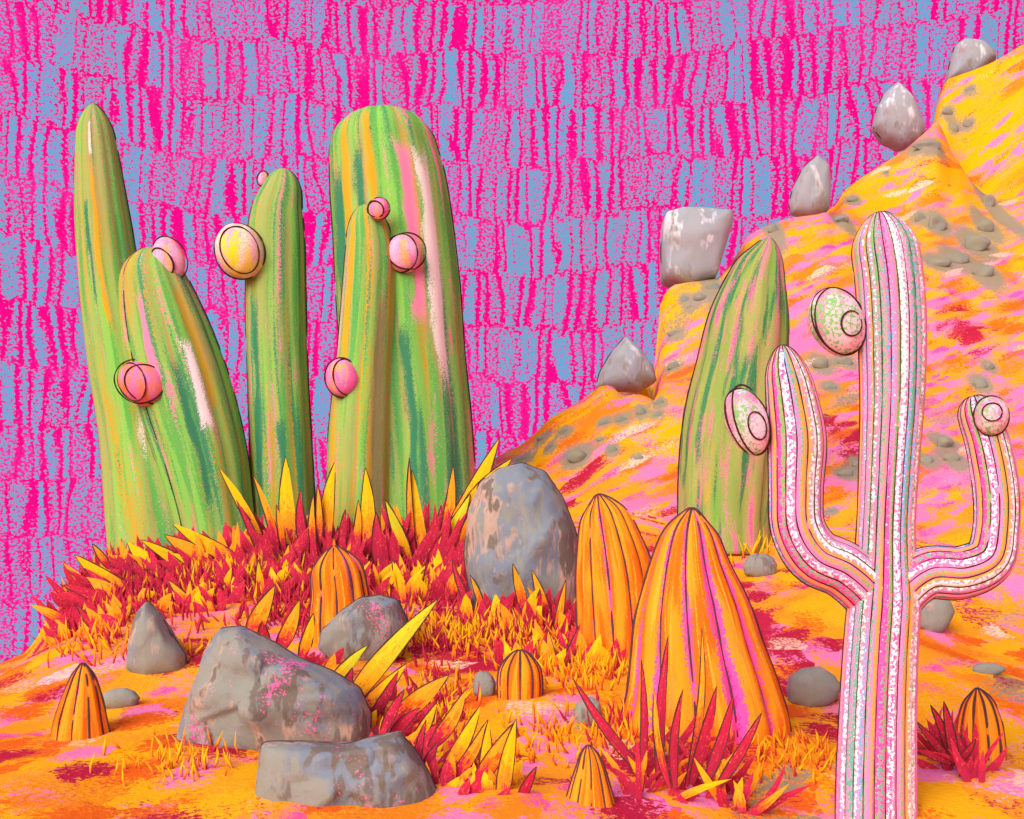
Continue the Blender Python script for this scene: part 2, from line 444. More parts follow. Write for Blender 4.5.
CRI = [(85,600,40,24,.34),(150,585,60,25,.36),(260,555,90,22,.34),(400,560,80,26,.36),(110,600,40,18,.26),(330,575,60,22,.3),(455,600,30,30,.22),(520,630,60,22,.22),
       (430,640,30,12,.1),(300,640,60,16,.2),(190,650,40,10,.2),(430,720,30,24,.22),(770,640,28,45,.22),(960,330,26,20,.16),(850,440,26,22,.14),(600,480,30,22,.12),
       (700,470,16,20,.08),(60,690,25,8,.12),(660,765,60,25,.26),(470,670,50,10,.14),(700,600,80,60,.1),(540,715,18,8,.12),(230,735,40,8,.12),(720,740,50,20,.14)]
PNK = [(850,420,90,70,.12),(960,450,60,60,.14),(760,330,40,70,.14),(650,490,40,30,.1),(980,580,40,60,.12),(960,640,40,30,.14),(570,470,30,20,.1),(820,520,50,40,.12),
       (160,620,20,8,.1),(450,690,30,10,.08),(890,360,80,60,.08),(70,640,20,10,.06)]
def build_terrain():
    def axis(lo, a, b_, hi, step, coarse):
        return np.concatenate([np.linspace(lo, a, coarse, endpoint=False), np.arange(a, b_, step), np.linspace(b_, hi, coarse)])
    xs = axis(-104, -9, 18, 104, .085, 26); ys = axis(-40, 3.0, 30, 104, .085, 26)
    X, Y = np.meshgrid(xs, ys, indexing='ij'); Z = H(X, Y)
    nx, ny = X.shape
    verts = np.stack([X, Y, Z], -1).reshape(-1, 3)
    idx = np.arange(nx * ny).reshape(nx, ny)
    fc = np.stack([idx[:-1, :-1], idx[1:, :-1], idx[1:, 1:], idx[:-1, 1:]], -1).reshape(-1, 4)
    me = bpy.data.meshes.new('ground')
    me.from_pydata(verts.tolist(), [], fc.tolist())
    me.polygons.foreach_set('use_smooth', [True] * len(fc))
    zr = np.zeros_like(X); zg = np.zeros_like(X); zb = np.zeros_like(X)
    for a in YEL: zr += gblob(X, Y, Z, *a)
    for a in CRI: zg += gblob(X, Y, Z, *a)
    for a in PNK: zb += gblob(X, Y, Z, *a)
    # how hilly: stroke direction changes from flat ground to hillside
    hill = sst(Y + X * .35, 10.5, 13.5) * sst(X, -1.5, .8)
    att = me.attributes.new('zones', 'FLOAT_COLOR', 'POINT')
    arr = np.stack([zr, zg, zb, hill], -1).reshape(-1).astype(np.float32)
    att.data.foreach_set('color', arr)
    mo = np.zeros_like(X)
    for (hx, hy, hrx, hry) in HS: mo = np.maximum(mo, gblob(X, Y, Z, hx, hy, hrx * 1.5, hry * 1.4, 1.0))
    at2 = me.attributes.new('moss', 'FLOAT', 'POINT'); at2.data.foreach_set('value', mo.reshape(-1).astype(np.float32))
    b = NB('ground_chalk'); ob = b.coord('Object')
    at = b.n('ShaderNodeAttribute', attribute_name='zones')
    r_, g_, b_ = b.sep(at.outputs['Vector']); hl = at.outputs['Alpha']
    hc = lambda q: b.math('MULTIPLY_ADD', b.math('SUBTRACT', q, .5), 1.9, .5)
    gr = hc(b.noise(ob, 26, 4, .8)); gr2 = hc(b.noise(b.map(ob, loc=(3, 9, 2)), 36, 4, .75))
    # flat ground: strokes run left to right; hillside: strokes climb to the right
    ox, oy, oz = b.sep(ob)
    A = b.comb(b.math('MULTIPLY', ox, 1.9), b.math('MULTIPLY', oy, 1.5), b.math('MULTIPLY', oz, 3.0))
    up = b.math('MULTIPLY_ADD', oz, 1.35, b.math('MULTIPLY', oy, .55))       # metres up the slope
    Bv = b.comb(b.math('MULTIPLY_ADD', up, .55, b.math('MULTIPLY', ox, 1.0)), b.math('MULTIPLY_ADD', ox, -2.4, b.math('MULTIPLY', up, 2.6)), 0.0)
    mixv = b.n('ShaderNodeMix', data_type='VECTOR'); b.put(mixv.inputs[0], b.step(hl, .5, .2)); b.put(mixv.inputs[4], A); b.put(mixv.inputs[5], Bv)
    sv = mixv.outputs[1]
    def sn(k, sc=1.0, det=2.5): return b.noise(b.map(sv, loc=(k * 7.3, k * 3.1, k * 5.7)), sc, det, .55, .5)
    def lay(col, c, k, sc, thr, ga, gg, bias=None, soft=.04):
        v = b.grained(sn(k, sc), gg, ga)
        if bias is not None: v = b.math('ADD', v, bias)
        return b.mix(b.step(v, thr, soft), col, lin(c))
    # 2D brush plane: on the hillside strokes climb to the right
    A2 = b.comb(b.math('MULTIPLY', ox, 2.6), b.math('MULTIPLY', oy, 2.1), 0.0)
    B2 = b.comb(b.math('MULTIPLY_ADD', up, .75, b.math('MULTIPLY', ox, 1.1)), b.math('MULTIPLY_ADD', ox, -2.5, b.math('MULTIPLY', up, 2.6)), 0.0)
    mv2 = b.n('ShaderNodeMix', data_type='VECTOR'); b.put(mv2.inputs[0], b.step(hl, .5, .2)); b.put(mv2.inputs[4], A2); b.put(mv2.inputs[5], B2)
    bv = mv2.outputs[1]
    def dab(col, c, k, dens, sc=1.0, size=.46, bias=None, rag=1.25):
        vv = bv if sc == 1.0 else b.map(bv, (sc, sc, sc))
        return b.mix(b.dabs(vv, gr if k % 2 else gr2, dens, size, rag, (k * 3.7, k * 5.1, 0), bias), col, lin(c))
    hlp = b.math('MULTIPLY', hl, .30)
    hn = b.math('MULTIPLY', hl, -.1)
    # base: orange on the flat, pink on the slope
    flat = lin('#f9a028')
    pv = b.grained(b.math('ADD', sn(3, .6), b.math('MULTIPLY_ADD', hl, .19, b_)), gr, .5)
    col = b.mix(b.step(pv, .60, .04), flat, lin('#f07db4'))
    col = dab(col, '#f9a028', 1, .50, .9, .56)
    col = dab(col, '#f9a028', 2, .35, 1.2, .55)
    col = dab(col, '#f26f1e', 3, .28, 1.0, .50)
    col = dab(col, '#fb56a6', 4, .20, 1.9, .45, b_)
    col = lay(col, '#f9a81a', 5, .5, .665, .5, gr2, b.math('MULTIPLY', r_, .8))
    col = lay(col, '#f9b412', 4, .6, .655, .55, gr2, r_)
    col = dab(col, '#f9b41c', 6, .14, .9, .52, b.math('MULTIPLY', r_, 1.5))
    col = dab(col, '#f28a22', 12, .16, .8, .50)
    col = dab(col, '#f583bb', 13, .16, 1.3, .42, b.math('MULTIPLY', b_, 2.0))
    flatb = b.math('MULTIPLY_ADD', hl, -.5, 0.0)
    col = dab(col, '#f583bb', 21, .17, 1.1, .48, flatb)
    col = dab(col, '#f9b41c', 22, .22, .9, .52, flatb)
    col = dab(col, '#ee6a20', 23, .20, 1.2, .50, flatb)
    col = dab(col, '#bd2444', 24, .13, 1.2, .46, flatb)
    col = dab(col, '#bd2444', 7, .0, 1.0, .58, b.math('MULTIPLY', g_, 2.6))
    col = dab(col, '#bd2444', 8, .0, 1.6, .52, b.math('MULTIPLY', g_, 2.2))
    col = lay(col, '#c4284a', 6, 1.0, .74, .5, gr2, b.math('MULTIPLY', g_, 1.15))
    ms = b.n('ShaderNodeAttribute', attribute_name='moss').outputs['Fac']
    col = b.mix(b.math('MULTIPLY', b.step(b.grained(ms, gr, .6), .5, .25), .9), col, lin('#94907a'))
    col = dab(col, '#9c8f72', 9, .02, .9, .48)
    col = dab(col, '#f6cfb4', 10, .018, 1.4, .5)
    h = b.math('MULTIPLY_ADD', gr, .6, sn(11, 1.5, 4))
    m = b.finish(col, h, .45, .04)
    me.materials.append(m)
    o = bpy.data.objects.new('ground', me); COL.objects.link(o)
    tag(o, 'orange, pink and crimson chalky desert ground rising to a steep hill on the right', 'ground', kind='structure')

# ---------------------------------------------------------------- cactus stems
def stem(mb, pts, d, cap, ribs=12, amp=.07, ny=1.0, line_r=.9, gaps=.04, lines=None, depth_to=None, taper_cap=.5, seed=0, capbase=0, nper=10, ang=64, v0=0.0, linegap_top=0):
    """tube through (px, py, half width px); last point is the tip, rounded over `cap` px"""
    c = catmull([(p[0], p[1], p[2], (p[3] if len(p) > 3 else d)) for p in pts], nper)
    L = [0.0]
    for i in range(1, len(c)): L.append(L[-1] + math.hypot(c[i][0] - c[i - 1][0], c[i][1] - c[i - 1][1]))
    tot = L[-1]
    # add fine samples in the cap
    rows = []
    for i, q in enumerate(c):
        rows.append((L[i], q))
    if cap:
        rows = [r for r in rows if r[0] < tot - cap]
        for t in np.linspace(0, 1, 12):
            s_ = tot - cap + cap * math.sin(t * math.pi / 2)
            k = min(max(np.searchsorted(L, s_), 1), len(L) - 1)
            f = (s_ - L[k - 1]) / max(L[k] - L[k - 1], 1e-6)
            rows.append((s_, c[k - 1] * (1 - f) + c[k] * f))
    V = []; n = ang; nr = len(rows); ringpts = []
    for i, (s_, q) in enumerate(rows):
        q0 = rows[max(i - 1, 0)][1]; q1 = rows[min(i + 1, nr - 1)][1]
        tx, ty = q1[0] - q0[0], q1[1] - q0[1]; tl = math.hypot(tx, ty) or 1
        nx_, nyy = -ty / tl, tx / tl           # in-plane normal
        if nx_ < 0: pass
        w = q[2]
        if cap and s_ > tot - cap:
            t = (s_ - (tot - cap)) / cap
            w *= max(1 - t ** 2, 0) ** taper_cap
        w = max(w, .25)
        dd = q[3]; ring = []
        for k in range(n):
            th = 2 * math.pi * k / n
            rib = abs(math.cos(th * ribs / 2.0))
            rr_ = w * (1 - amp + amp * rib ** .6)
            a = math.cos(th) * rr_; b_ = math.sin(th) * rr_ * ny
            p = P(q[0] + nx_ * a, q[1] + nyy * a, dd); p = p + Vector((0, -b_ / F * dd, 0))
            ring.append(p)
        ringpts.append(ring); V += ring
    Fc = []; U = []
    for i in range(nr - 1):
        v1 = v0 + rows[i][0] / F * d; v2 = v0 + rows[i + 1][0] / F * d
        for k in range(n):
            k2 = (k + 1) % n
            Fc.append((i * n + k, i * n + k2, (i + 1) * n + k2, (i + 1) * n + k))
            ua = k / n * ribs + .5; ub = (k + 1) / n * ribs + .5
            U.append([(ua, v1), (ub, v1), (ub, v2), (ua, v2)])
    V.append(sum(ringpts[-1], Vector()) / n); top = len(V) - 1
    for k in range(n):
        Fc.append(((nr - 1) * n + k, (nr - 1) * n + (k + 1) % n, top)); U.append([(k / n * ribs + .5, v0 + tot / F * d)] * 3)
    V.append(sum(ringpts[0], Vector()) / n); bot = len(V) - 1
    for k in range(n):
        Fc.append(((k + 1) % n, k, bot)); U.append([(k / n * ribs + .5, v0)] * 3)
    mb.add(V, Fc, U, 0)
    # pencil cords: the grooves, and the two flanks
    r = line_r / F * d
    ks = []
    if lines is None: lines = range(ribs)
    for j in lines:
        ks.append(((j + .5) / ribs * n, gaps))
    ks.append((0, gaps * .4)); ks.append((n / 2, gaps * .4))
    for q, (kf, gp) in enumerate(ks):
        ln = []
        for i in range(nr - linegap_top):
            k0 = int(kf) % n; k1 = (k0 + 1) % n; f = kf - int(kf)
            p = ringpts[i][k0] * (1 - f) + ringpts[i][k1] * f
            ctr = sum((ringpts[i][a_] for a_ in range(0, n, 8)), Vector()) / (n // 8)
            dv = p - ctr
            ln.append(p + (dv.normalized() * r * .5 if dv.length > 1e-6 else dv))
        # denser samples for dashes
        dn = []
        for i in range(len(ln) - 1):
            kk = max(1, int((ln[i + 1] - ln[i]).length / (6 / F * d)))
            for a_ in range(kk): dn.append(ln[i].lerp(ln[i + 1], a_ / kk))
        dn.append(ln[-1])
        cord(mb, dn, r, 1, gp, seed * 31 + q)
    return ringpts

def ellipsoid(name, px, py, rx, ry, tilt, d, mat, parent, rings, depthf=.8, seed=0, lw=.9):
    """bud or fruit; rings: (dx, dy, rx, ry, tilt) scribbled loops lying on its front"""
    mb = MB(); V = []; Fc = []; U = []; n = 28; m = 18
    c, s_ = math.cos(math.radians(tilt)), math.sin(math.radians(tilt))
    for i in range(m + 1):
        ph = math.pi * i / m
        for k in range(n):
            th = 2 * math.pi * k / n
            a = rx * math.sin(ph) * math.cos(th); b_ = ry * math.cos(ph); dp = rx * depthf * math.sin(ph) * math.sin(th)
            wob = 1 + .05 * mn.noise(Vector((a * .06 + seed, b_ * .06, dp * .06)))
            a *= wob; b_ *= wob
            V.append(P(px + a * c - b_ * s_, py + a * s_ + b_ * c, d) + Vector((0, dp / F * d, 0)))
    for i in range(m):
        for k in range(n):
            k2 = (k + 1) % n
            Fc.append((i * n + k, (i + 1) * n + k, (i + 1) * n + k2, i * n + k2)); U.append([(k / n, i / m)] * 4)
    mb.add(V, Fc, U, 0)
    for q, (dx, dy, ax, ay, tl, *rest) in enumerate(rings):
        pts = []; c2, s2 = math.cos(math.radians(tl)), math.sin(math.radians(tl))
        for k in range(44):
            th = 2 * math.pi * k / 44
            a = ax * math.cos(th); b_ = ay * math.sin(th)
            ex, ey = dx + a * c2 - b_ * s2, dy + a * s2 + b_ * c2
            # onto the ellipsoid surface
            lx = ex * c + ey * s_; ly = -ex * s_ + ey * c
            qd = 1 - (lx / rx) ** 2 - (ly / ry) ** 2
            dp = -rx * depthf * math.sqrt(max(qd, 0)) - 1.0
            pts.append(P(px + ex, py + ey, d) + Vector((0, dp / F * d, 0)))
        cord(mb, pts, lw / F * d, 1, .02, seed + q, True)
    return mb.build(name, [mat, PENCIL], parent, P(px, py, d))

# ---------------------------------------------------------------- rocks
def rock(name, poly, d, mat, thick=.8, seed=0, smoothn=4, outline=True, disp=.032, lw=.9, gaps=.12, facet=.7):
    """boulder from its traced outline: real thickness, built round a middle plane at distance d"""
    loop = []
    m = len(poly)
    # light rounding of the traced outline
    for i in range(m):
        a, b_, c_ = poly[i - 1], poly[i], poly[(i + 1) % m]
        for t in np.linspace(.12, .88, smoothn * 2):
            if t < .5:
                u = t * 2; pt = ((a[0] + b_[0]) / 2 * (1 - u) + b_[0] * u, (a[1] + b_[1]) / 2 * (1 - u) + b_[1] * u)
            else:
                u = (t - .5) * 2; pt = (b_[0] * (1 - u) + (b_[0] + c_[0]) / 2 * u, b_[1] * (1 - u) + (b_[1] + c_[1]) / 2 * u)
            loop.append(pt)
    loop = [((loop[i - 1][0] + 2 * loop[i][0] + loop[(i + 1) % len(loop)][0]) / 4, (loop[i - 1][1] + 2 * loop[i][1] + loop[(i + 1) % len(loop)][1]) / 4) for i in range(len(loop))]
    cx = sum(p[0] for p in loop) / len(loop); cy = sum(p[1] for p in loop) / len(loop)
    wid = max(p[0] for p in loop) - min(p[0] for p in loop); hei = max(p[1] for p in loop) - min(p[1] for p in loop)
    T = min(wid, hei) * .5 * thick / F * d
    n = len(loop); lay = 21; V = []; pw = 1 + 1 / facet
    for j in range(lay):
        al = math.pi * j / (lay - 1)
        sc = max(math.sin(al), .015); dep = -math.copysign(max(1 - sc ** pw, 0) ** (1 / pw), math.cos(al))
        for k, (x, y) in enumerate(loop):
            wq = float(sst(sc, .35, .98)); an = math.atan2((y - cy) / hei, (x - cx) / wid)
            ex = math.cos(an) * wid * .46; ey = math.sin(an) * hei * .46
            p = P(cx + (wq * (x - cx) + (1 - wq) * ex) * sc, cy + (wq * (y - cy) + (1 - wq) * ey) * sc, d) + Vector((0, T * dep, 0))
            q = p * (2.2 * F / d / 60.0) + Vector((seed * 3.1, 0, 0))
            dsp = mn.noise(q) * disp * wid / F * d * (1.4 - sc)
            dsp2 = mn.noise(q * 2.7) * disp * .4 * wid / F * d
            V.append(p + Vector((mn.noise(q + Vector((9, 0, 0))) * (1 - sc) * .15 * wid / F * d, (dsp + dsp2) * 1.8, 0)))
    Fc = []
    for j in range(lay - 1):
        for k in range(n):
            k2 = (k + 1) % n
            Fc.append((j * n + k, j * n + k2, (j + 1) * n + k2, (j + 1) * n + k))
    Fc.append(tuple(range(n))[::-1]); Fc.append(tuple((lay - 1) * n + k for k in range(n)))
    mb = MB(); mb.add(V, Fc, None, 0)
    if outline:
        mid = lay // 2
        pts = [V[mid * n + k].copy() for k in range(n)]
        ctr = P(cx, cy, d)
        pts = [p + (p - ctr).normalized() * (.3 / F * d) for p in pts]
        ymax = cy + hei * .30
        # only the upper edge carries a line
        run = []
        for k in range(2 * n):
            if loop[k % n][1] < ymax: run.append(pts[k % n])
            else:
                if len(run) > 2 and k >= n: cord(mb, run, lw / F * d, 1, gaps, seed)
                run = [] if k < 2 * n else run
                if k >= n and run == []: pass
            if k == n - 1 and loop[0][1] >= ymax: run = []
            if len(run) > n: break
    base = P(cx, max(p[1] for p in loop), d)
    return mb.build(name, [mat, PENCIL2], None, base)

# ---------------------------------------------------------------- leaves
def leaf_into(mb, a, b_, w, bend=0.0, thick=.10, mat=0, seg=9, edge=None, seed=0, lens=.35, basew=.45, ax=None):
    """solid lance-shaped leaf from a to b_, width w"""
    a = Vector(a); b_ = Vector(b_); t = b_ - a; L = t.length
    if L < 1e-5: return
    t.normalize()
    view = ax if ax is not None else Vector((0, 1, 0))
    side = t.cross(view)
    if side.length < .05: side = t.cross(Vector((1, 0, 0)))
    side.normalize(); nrm = side.cross(t).normalized()
    V = []; Lp = []; Rp = []
    for i in range(seg + 1):
        s_ = i / seg
        if s_ < lens: wf = basew + (1 - basew) * math.sin(s_ / lens * math.pi / 2)
        else: wf = math.cos((s_ - lens) / (1 - lens) * math.pi / 2) ** .8
        hw = w * .5 * max(wf, .015)
        c = a + t * (L * s_) + side * (bend * L * math.sin(s_ * math.pi) ) + nrm * (.04 * L * s_ * s_)
        lp = c + side * hw; rp = c - side * hw
        V += [lp, c + nrm * (hw * thick), rp, c - nrm * (hw * thick)]
        Lp.append(lp); Rp.append(rp)
    Fc = []; U = []
    for i in range(seg):
        for k in range(4):
            k2 = (k + 1) % 4
            Fc.append((i * 4 + k, i * 4 + k2, i * 4 + 4 + k2, i * 4 + 4 + k))
            U.append([(0, i / seg), (1, i / seg), (1, (i + 1) / seg), (0, (i + 1) / seg)])
    mb.add(V, Fc, U, mat)
    if edge:
        cord(mb, Lp, edge, mat + 1 if mat == 0 else 1, .0, seed); cord(mb, Rp, edge, 1, .05, seed + 1)

# ================================================================= BUILD
build_sky()
build_terrain()

M_FR = {
 'pinkorange': mat_fruit('fruit_pink_orange', '#fb7ab8', '#ff8a2c', '#ff8fc4', 3, .62, .47),
 'yellow': mat_fruit('fruit_yellow_pink', '#f9a8c8', '#fcd830', '#fbe6b8', 5),
 'pink': mat_fruit('fruit_pale_pink', '#fb86c0', '#f9b25a', '#fbb6d6', 8),
 'bud': mat_fruit('bud_pink_green', '#fbc9da', '#f77fb8', '#86bd78', 11, .49, .54)}
M_FR['yellow2'] = mat_fruit('fruit_orange_yellow', '#ff8ec4', '#ffb42a', '#fb6fb6', 15, .53, .50)

GRP = 'green columnar cacti standing on the red mound'
def cactus(label, parts, d, mat, base, cat='cactus', group=GRP, name='columnar_cactus', **kw):
    root = empty(name, base); tag(root, label, cat, group)
    mb = MB()
    stem(mb, parts, d, **kw)
    mb.build('stem', [mat, PENCIL], root, base)
    return root

# C1 tall left
c1 = cactus('tallest narrow green cactus at the far left, leaning a little', 
  [(168,566,56),(158,500,52),(143,430,43),(126,360,37),(112,290,31),(103,220,27),(98,165,22),(95,130,18),(93,104,14)], 12.6,
  green('skin_mustard_green', 1, must=.60, olive=.46, teal=.62, pink=.66, white=.74, stripes=[('#d9a62e',5.9,.8,2.4,5.4),('#3f8560',4.0,.35,3.0,4.2),('#d9a62e',3.4,.4,2.6,4.6),('#fbe4e6',3.4,.25,4.7,5.1)]), P(168,560,12.6), cap=34, ribs=12, seed=1, gaps=.10, lines=[], line_r=.8, taper_cap=.6)
c2 = cactus('fat green cactus leaning left in front of the tallest narrow one, two round fruits',
  [(222,566,40),(215,520,40),(203,460,45),(186,400,48),(171,350,46),(160,310,40),(152,275,32),(150,248,24)], 12.1,
  green('skin_striped_green', 2, must=.58, olive=.48, teal=.55, pink=.63, white=.74, stripes=[('#fbe4e6',2.5,.6,1.4,2.4),('#f58ab0',3.9,.45,2.0,3.0),('#3f8560',3.1,.4,.6,2.2),('#c9a033',2.0,.4,1.6,3.0)]), P(222,560,12.1), cap=34, ribs=12, seed=2, gaps=.12, lines=[4], line_r=.8)
c3 = cactus('slim upright green cactus in the middle, a large yellow fruit on its left side',
  [(287,566,34),(284,520,32),(281,450,31),(278,380,30),(276,310,30),(276,250,29),(277,215,26),(282,190,20),(284,169,17)], 12.4,
  green('skin_pale_green', 3, must=.62, olive=.44, teal=.56, pink=.62, white=.8, stripes=[('#3f8560',3.9,.55,.3,3.0),('#dba02e',5.0,.5,.8,3.4),('#3f8560',2.6,.5,.3,1.6)]), P(287,560,12.4), cap=26, ribs=10, seed=3, gaps=.05, lines=[], line_r=.9)
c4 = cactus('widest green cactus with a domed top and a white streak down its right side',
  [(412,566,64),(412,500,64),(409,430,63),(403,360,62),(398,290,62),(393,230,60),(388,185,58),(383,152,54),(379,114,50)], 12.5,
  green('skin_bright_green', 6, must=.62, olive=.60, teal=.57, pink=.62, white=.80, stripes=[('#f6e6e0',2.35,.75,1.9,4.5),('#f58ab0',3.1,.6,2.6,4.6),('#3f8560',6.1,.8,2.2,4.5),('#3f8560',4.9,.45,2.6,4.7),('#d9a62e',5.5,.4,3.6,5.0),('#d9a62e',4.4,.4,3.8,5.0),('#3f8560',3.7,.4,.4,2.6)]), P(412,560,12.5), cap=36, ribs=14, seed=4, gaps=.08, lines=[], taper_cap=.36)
c5 = cactus('green cactus with a rounded shoulder in front of the widest one, pale pink left edge',
  [(358,566,34),(358,500,32),(360,430,31),(364,370,28),(368,310,27),(370,260,25),(368,230,21),(364,205,16)], 11.85,
  green('skin_brown_green', 9, must=.55, olive=.48, teal=.62, pink=.66, white=.80, stripes=[('#f7bccb',4.85,.5,2.2,3.8),('#d9a62e',4.1,.5,1.8,3.8),('#8d8758',1.9,.7,.3,3.0)]), P(358,560,11.85), cap=26, ribs=10, seed=5, gaps=.10, lines=[], line_r=.9)
c6 = cactus('dark green cactus on the hillside behind the pink branching cactus, leaning right',
  [(724,556,45),(724,520,46),(727,470,48),(733,420,49),(741,370,45),(749,320,40),(757,280,29),(765,255,20),(769,238,14)], 11.2,
  mat_strokes('skin_dark_green', '#8fa552', [('#a3a95c', .8, .5, .5, .2), ('#7fae4c', 1.2, .6, .6, .2), ('#3f8457', 2.2, .8, .555, .3), ('#cba238', 1.3, .7, .66, .3), ('#ff5fae', 2.0, 1.3, .62, .85)], 4, bump=.4),
  P(724,545,11.2), cap=34, ribs=12, seed=6, gaps=.10, lines=[], group=None, line_r=.9)

# fruits
ellipsoid('fruit', 169,258,15,22,-22,11.95, M_FR['pink'], c2, [(2,1,16,22,-22),(-5,6,10,15,-45)], seed=1)
ellipsoid('fruit', 144,384,26,21,28,11.7, M_FR['pinkorange'], c2, [(-3,-2,27,22,20),(6,2,20,18,40),(-8,0,15,20,-30)], seed=2)
ellipsoid('fruit', 240,252,24,28,-22,12.08, M_FR['yellow'], c3, [(0,0,25,28,-22),(3,2,18,23,-20)], seed=3, depthf=.9)
ellipsoid('fruit', 263,179,5,7,15,12.34, M_FR['pink'], c3, [(0,0,5.5,7.5,15)], seed=4)
ellipsoid('fruit', 379,209,10,11,20,11.62, M_FR['yellow2'], c5, [(0,0,11,11,0),(-3,2,9,7,35)], seed=5)
ellipsoid('fruit', 342,378,16,19,-10,11.58, M_FR['yellow2'], c5, [(0,0,17,20,-10),(5,0,12,18,-6)], seed=6)
ellipsoid('fruit', 404,254,17,19,-8,11.8, M_FR['pink'], c4, [(3,-2,19,19,10),(-2,0,16,19,-16)], seed=7)

# ---- pink branching cactus
DS = 5.05
bs = P(878,838,DS)
pc = empty('branching_cactus', bs)
tag(pc, 'tall pink branching cactus with two raised arms, striped with dark lines and white chalk', 'cactus')
MPK = mat_pinkcactus()
mb = MB(); stem(mb, [(876,852,41),(876,780,40),(878,700,38),(881,640,37),(884,600,36),(885,560,31),(886,520,29),(889,460,30),(892,400,32),(892,330,34),(889,280,34),(884,245,33),(879,212,26)], DS, cap=40, ribs=22, amp=.07, ny=.75, seed=21, gaps=.01, line_r=.75, lines=list(range(0,11)), ang=132)
mb.build('trunk', [MPK, PENCIL], pc, bs)
mb = MB(); stem(mb, [(884,640,20,5.1),(872,598,27,5.06),(845,571,28,5.02),(815,556,28,5.0),(798,528,27,4.98),(796,490,27,4.98),(797,440,29,4.98),(791,395,25,4.98),(786,370,21,4.98),(782,345,16,4.98)], DS, cap=34, ribs=16, amp=.07, ny=.75, seed=22, gaps=.01, line_r=.75, lines=list(range(0,8)), ang=96)
mb.build('arm', [MPK, PENCIL], pc, P(845,571,DS))
mb = MB(); stem(mb, [(884,640,20,5.1),(897,598,26,5.06),(925,574,26,5.02),(960,573,26,5.0),(988,560,25,4.98),(996,530,23,4.98),(996,490,23,4.98),(988,445,22,4.98),(978,415,20,4.98),(973,396,17,4.98)], DS, cap=18, ribs=16, amp=.07, ny=.75, seed=23, gaps=.01, line_r=.75, lines=list(range(0,8)), taper_cap=.4, ang=96)
mb.build('arm', [MPK, PENCIL], pc, P(925,574,DS))
ellipsoid('bud', 837,322,26,35,-26,5.02, M_FR['bud'], pc, [(0,0,25,35,-26),(2,0,26,34,-20),(9,6,11,12,0)], seed=31, lw=1.1)
ellipsoid('bud', 747,422,21,34,-22,4.95, M_FR['bud'], pc, [(0,0,20,35,-22),(2,-2,17,36,-16),(7,6,9,14,-20)], seed=32, lw=1.1)
ellipsoid('bud', 991,416,17,19,0,4.91, M_FR['bud'], pc, [(0,0,18,20,0),(-4,-2,9,9,0)], seed=33, lw=.8)

# ---- barrel cacti
GB = 'orange ribbed barrel cacti'
def barrel(label, pts, basepx, cap, ribs, seed, d=None, lw=1.2, pinkk=.0, lines=None, amp=.12, tc=.5, ny=.9):
    g, dd = ground(basepx[0], basepx[1], 8)
    dd = d or dd
    mb = MB(); stem(mb, pts, dd, cap=cap, ribs=ribs, amp=amp, seed=seed, gaps=.03, line_r=lw, lines=lines, ny=ny, taper_cap=tc, nper=8, ang=96)
    o = mb.build('barrel_cactus', [mat_barrel('barrel_skin_%d' % seed, seed, pinkk), PENCIL3], None, P(basepx[0], basepx[1], dd))
    tag(o, label, 'cactus', GB); return o
barrel('largest orange barrel cactus, pear-shaped with pink grooves, behind the crimson spiky plant', [(705,745,86),(704,720,84),(702,690,76),(697,650,66),(693,610,57),(690,570,42),(690,535,28),(692,508,13)], (705,722), 30, 12, 41, pinkk=.10, lw=1.5, tc=.55, lines=[1,2,3,4])
barrel('orange barrel cactus between the big grey boulder and the largest barrel cactus', [(622,680,42),(621,650,42),(618,610,41),(614,570,38),(608,535,30),(603,512,22),(598,494,12)], (620,652), 26, 12, 42, lw=1.3, tc=.6)
barrel('orange barrel cactus rising behind the rounded blue-grey rock at the foot of the mound', [(342,650,32),(341,620,31),(340,595,28),(337,570,25),(334,546,14)], (340,640), 22, 10, 43, lw=1.3, tc=.6)
barrel('small orange barrel cactus at the lower left edge, wide at its foot', [(81,742,30),(81,725,27),(82,705,22),(83,685,15),(83,663,5)], (82,735), 14, 10, 44, lw=1.2, tc=.5, pinkk=-.05)
barrel('small domed orange barrel cactus beside a little round stone on open ground', [(520,702,21),(520,690,22),(520,672,21),(520,650,14)], (520,696), 22, 10, 45, lw=1.3, pinkk=-.02, tc=.5)
barrel('half-hidden little orange barrel cactus at the bottom edge', [(590,815,28),(590,790,21),(590,765,13),(588,745,5)], (590,800), 12, 10, 46, lw=1.2, tc=.5, pinkk=-.03)
barrel('small orange barrel cactus at the right edge beside a red spiky plant', [(980,768,24),(980,745,24),(979,720,21),(978,700,14),(977,688,7)], (980,758), 18, 10, 47, lw=1.5, tc=.55, pinkk=-.04)

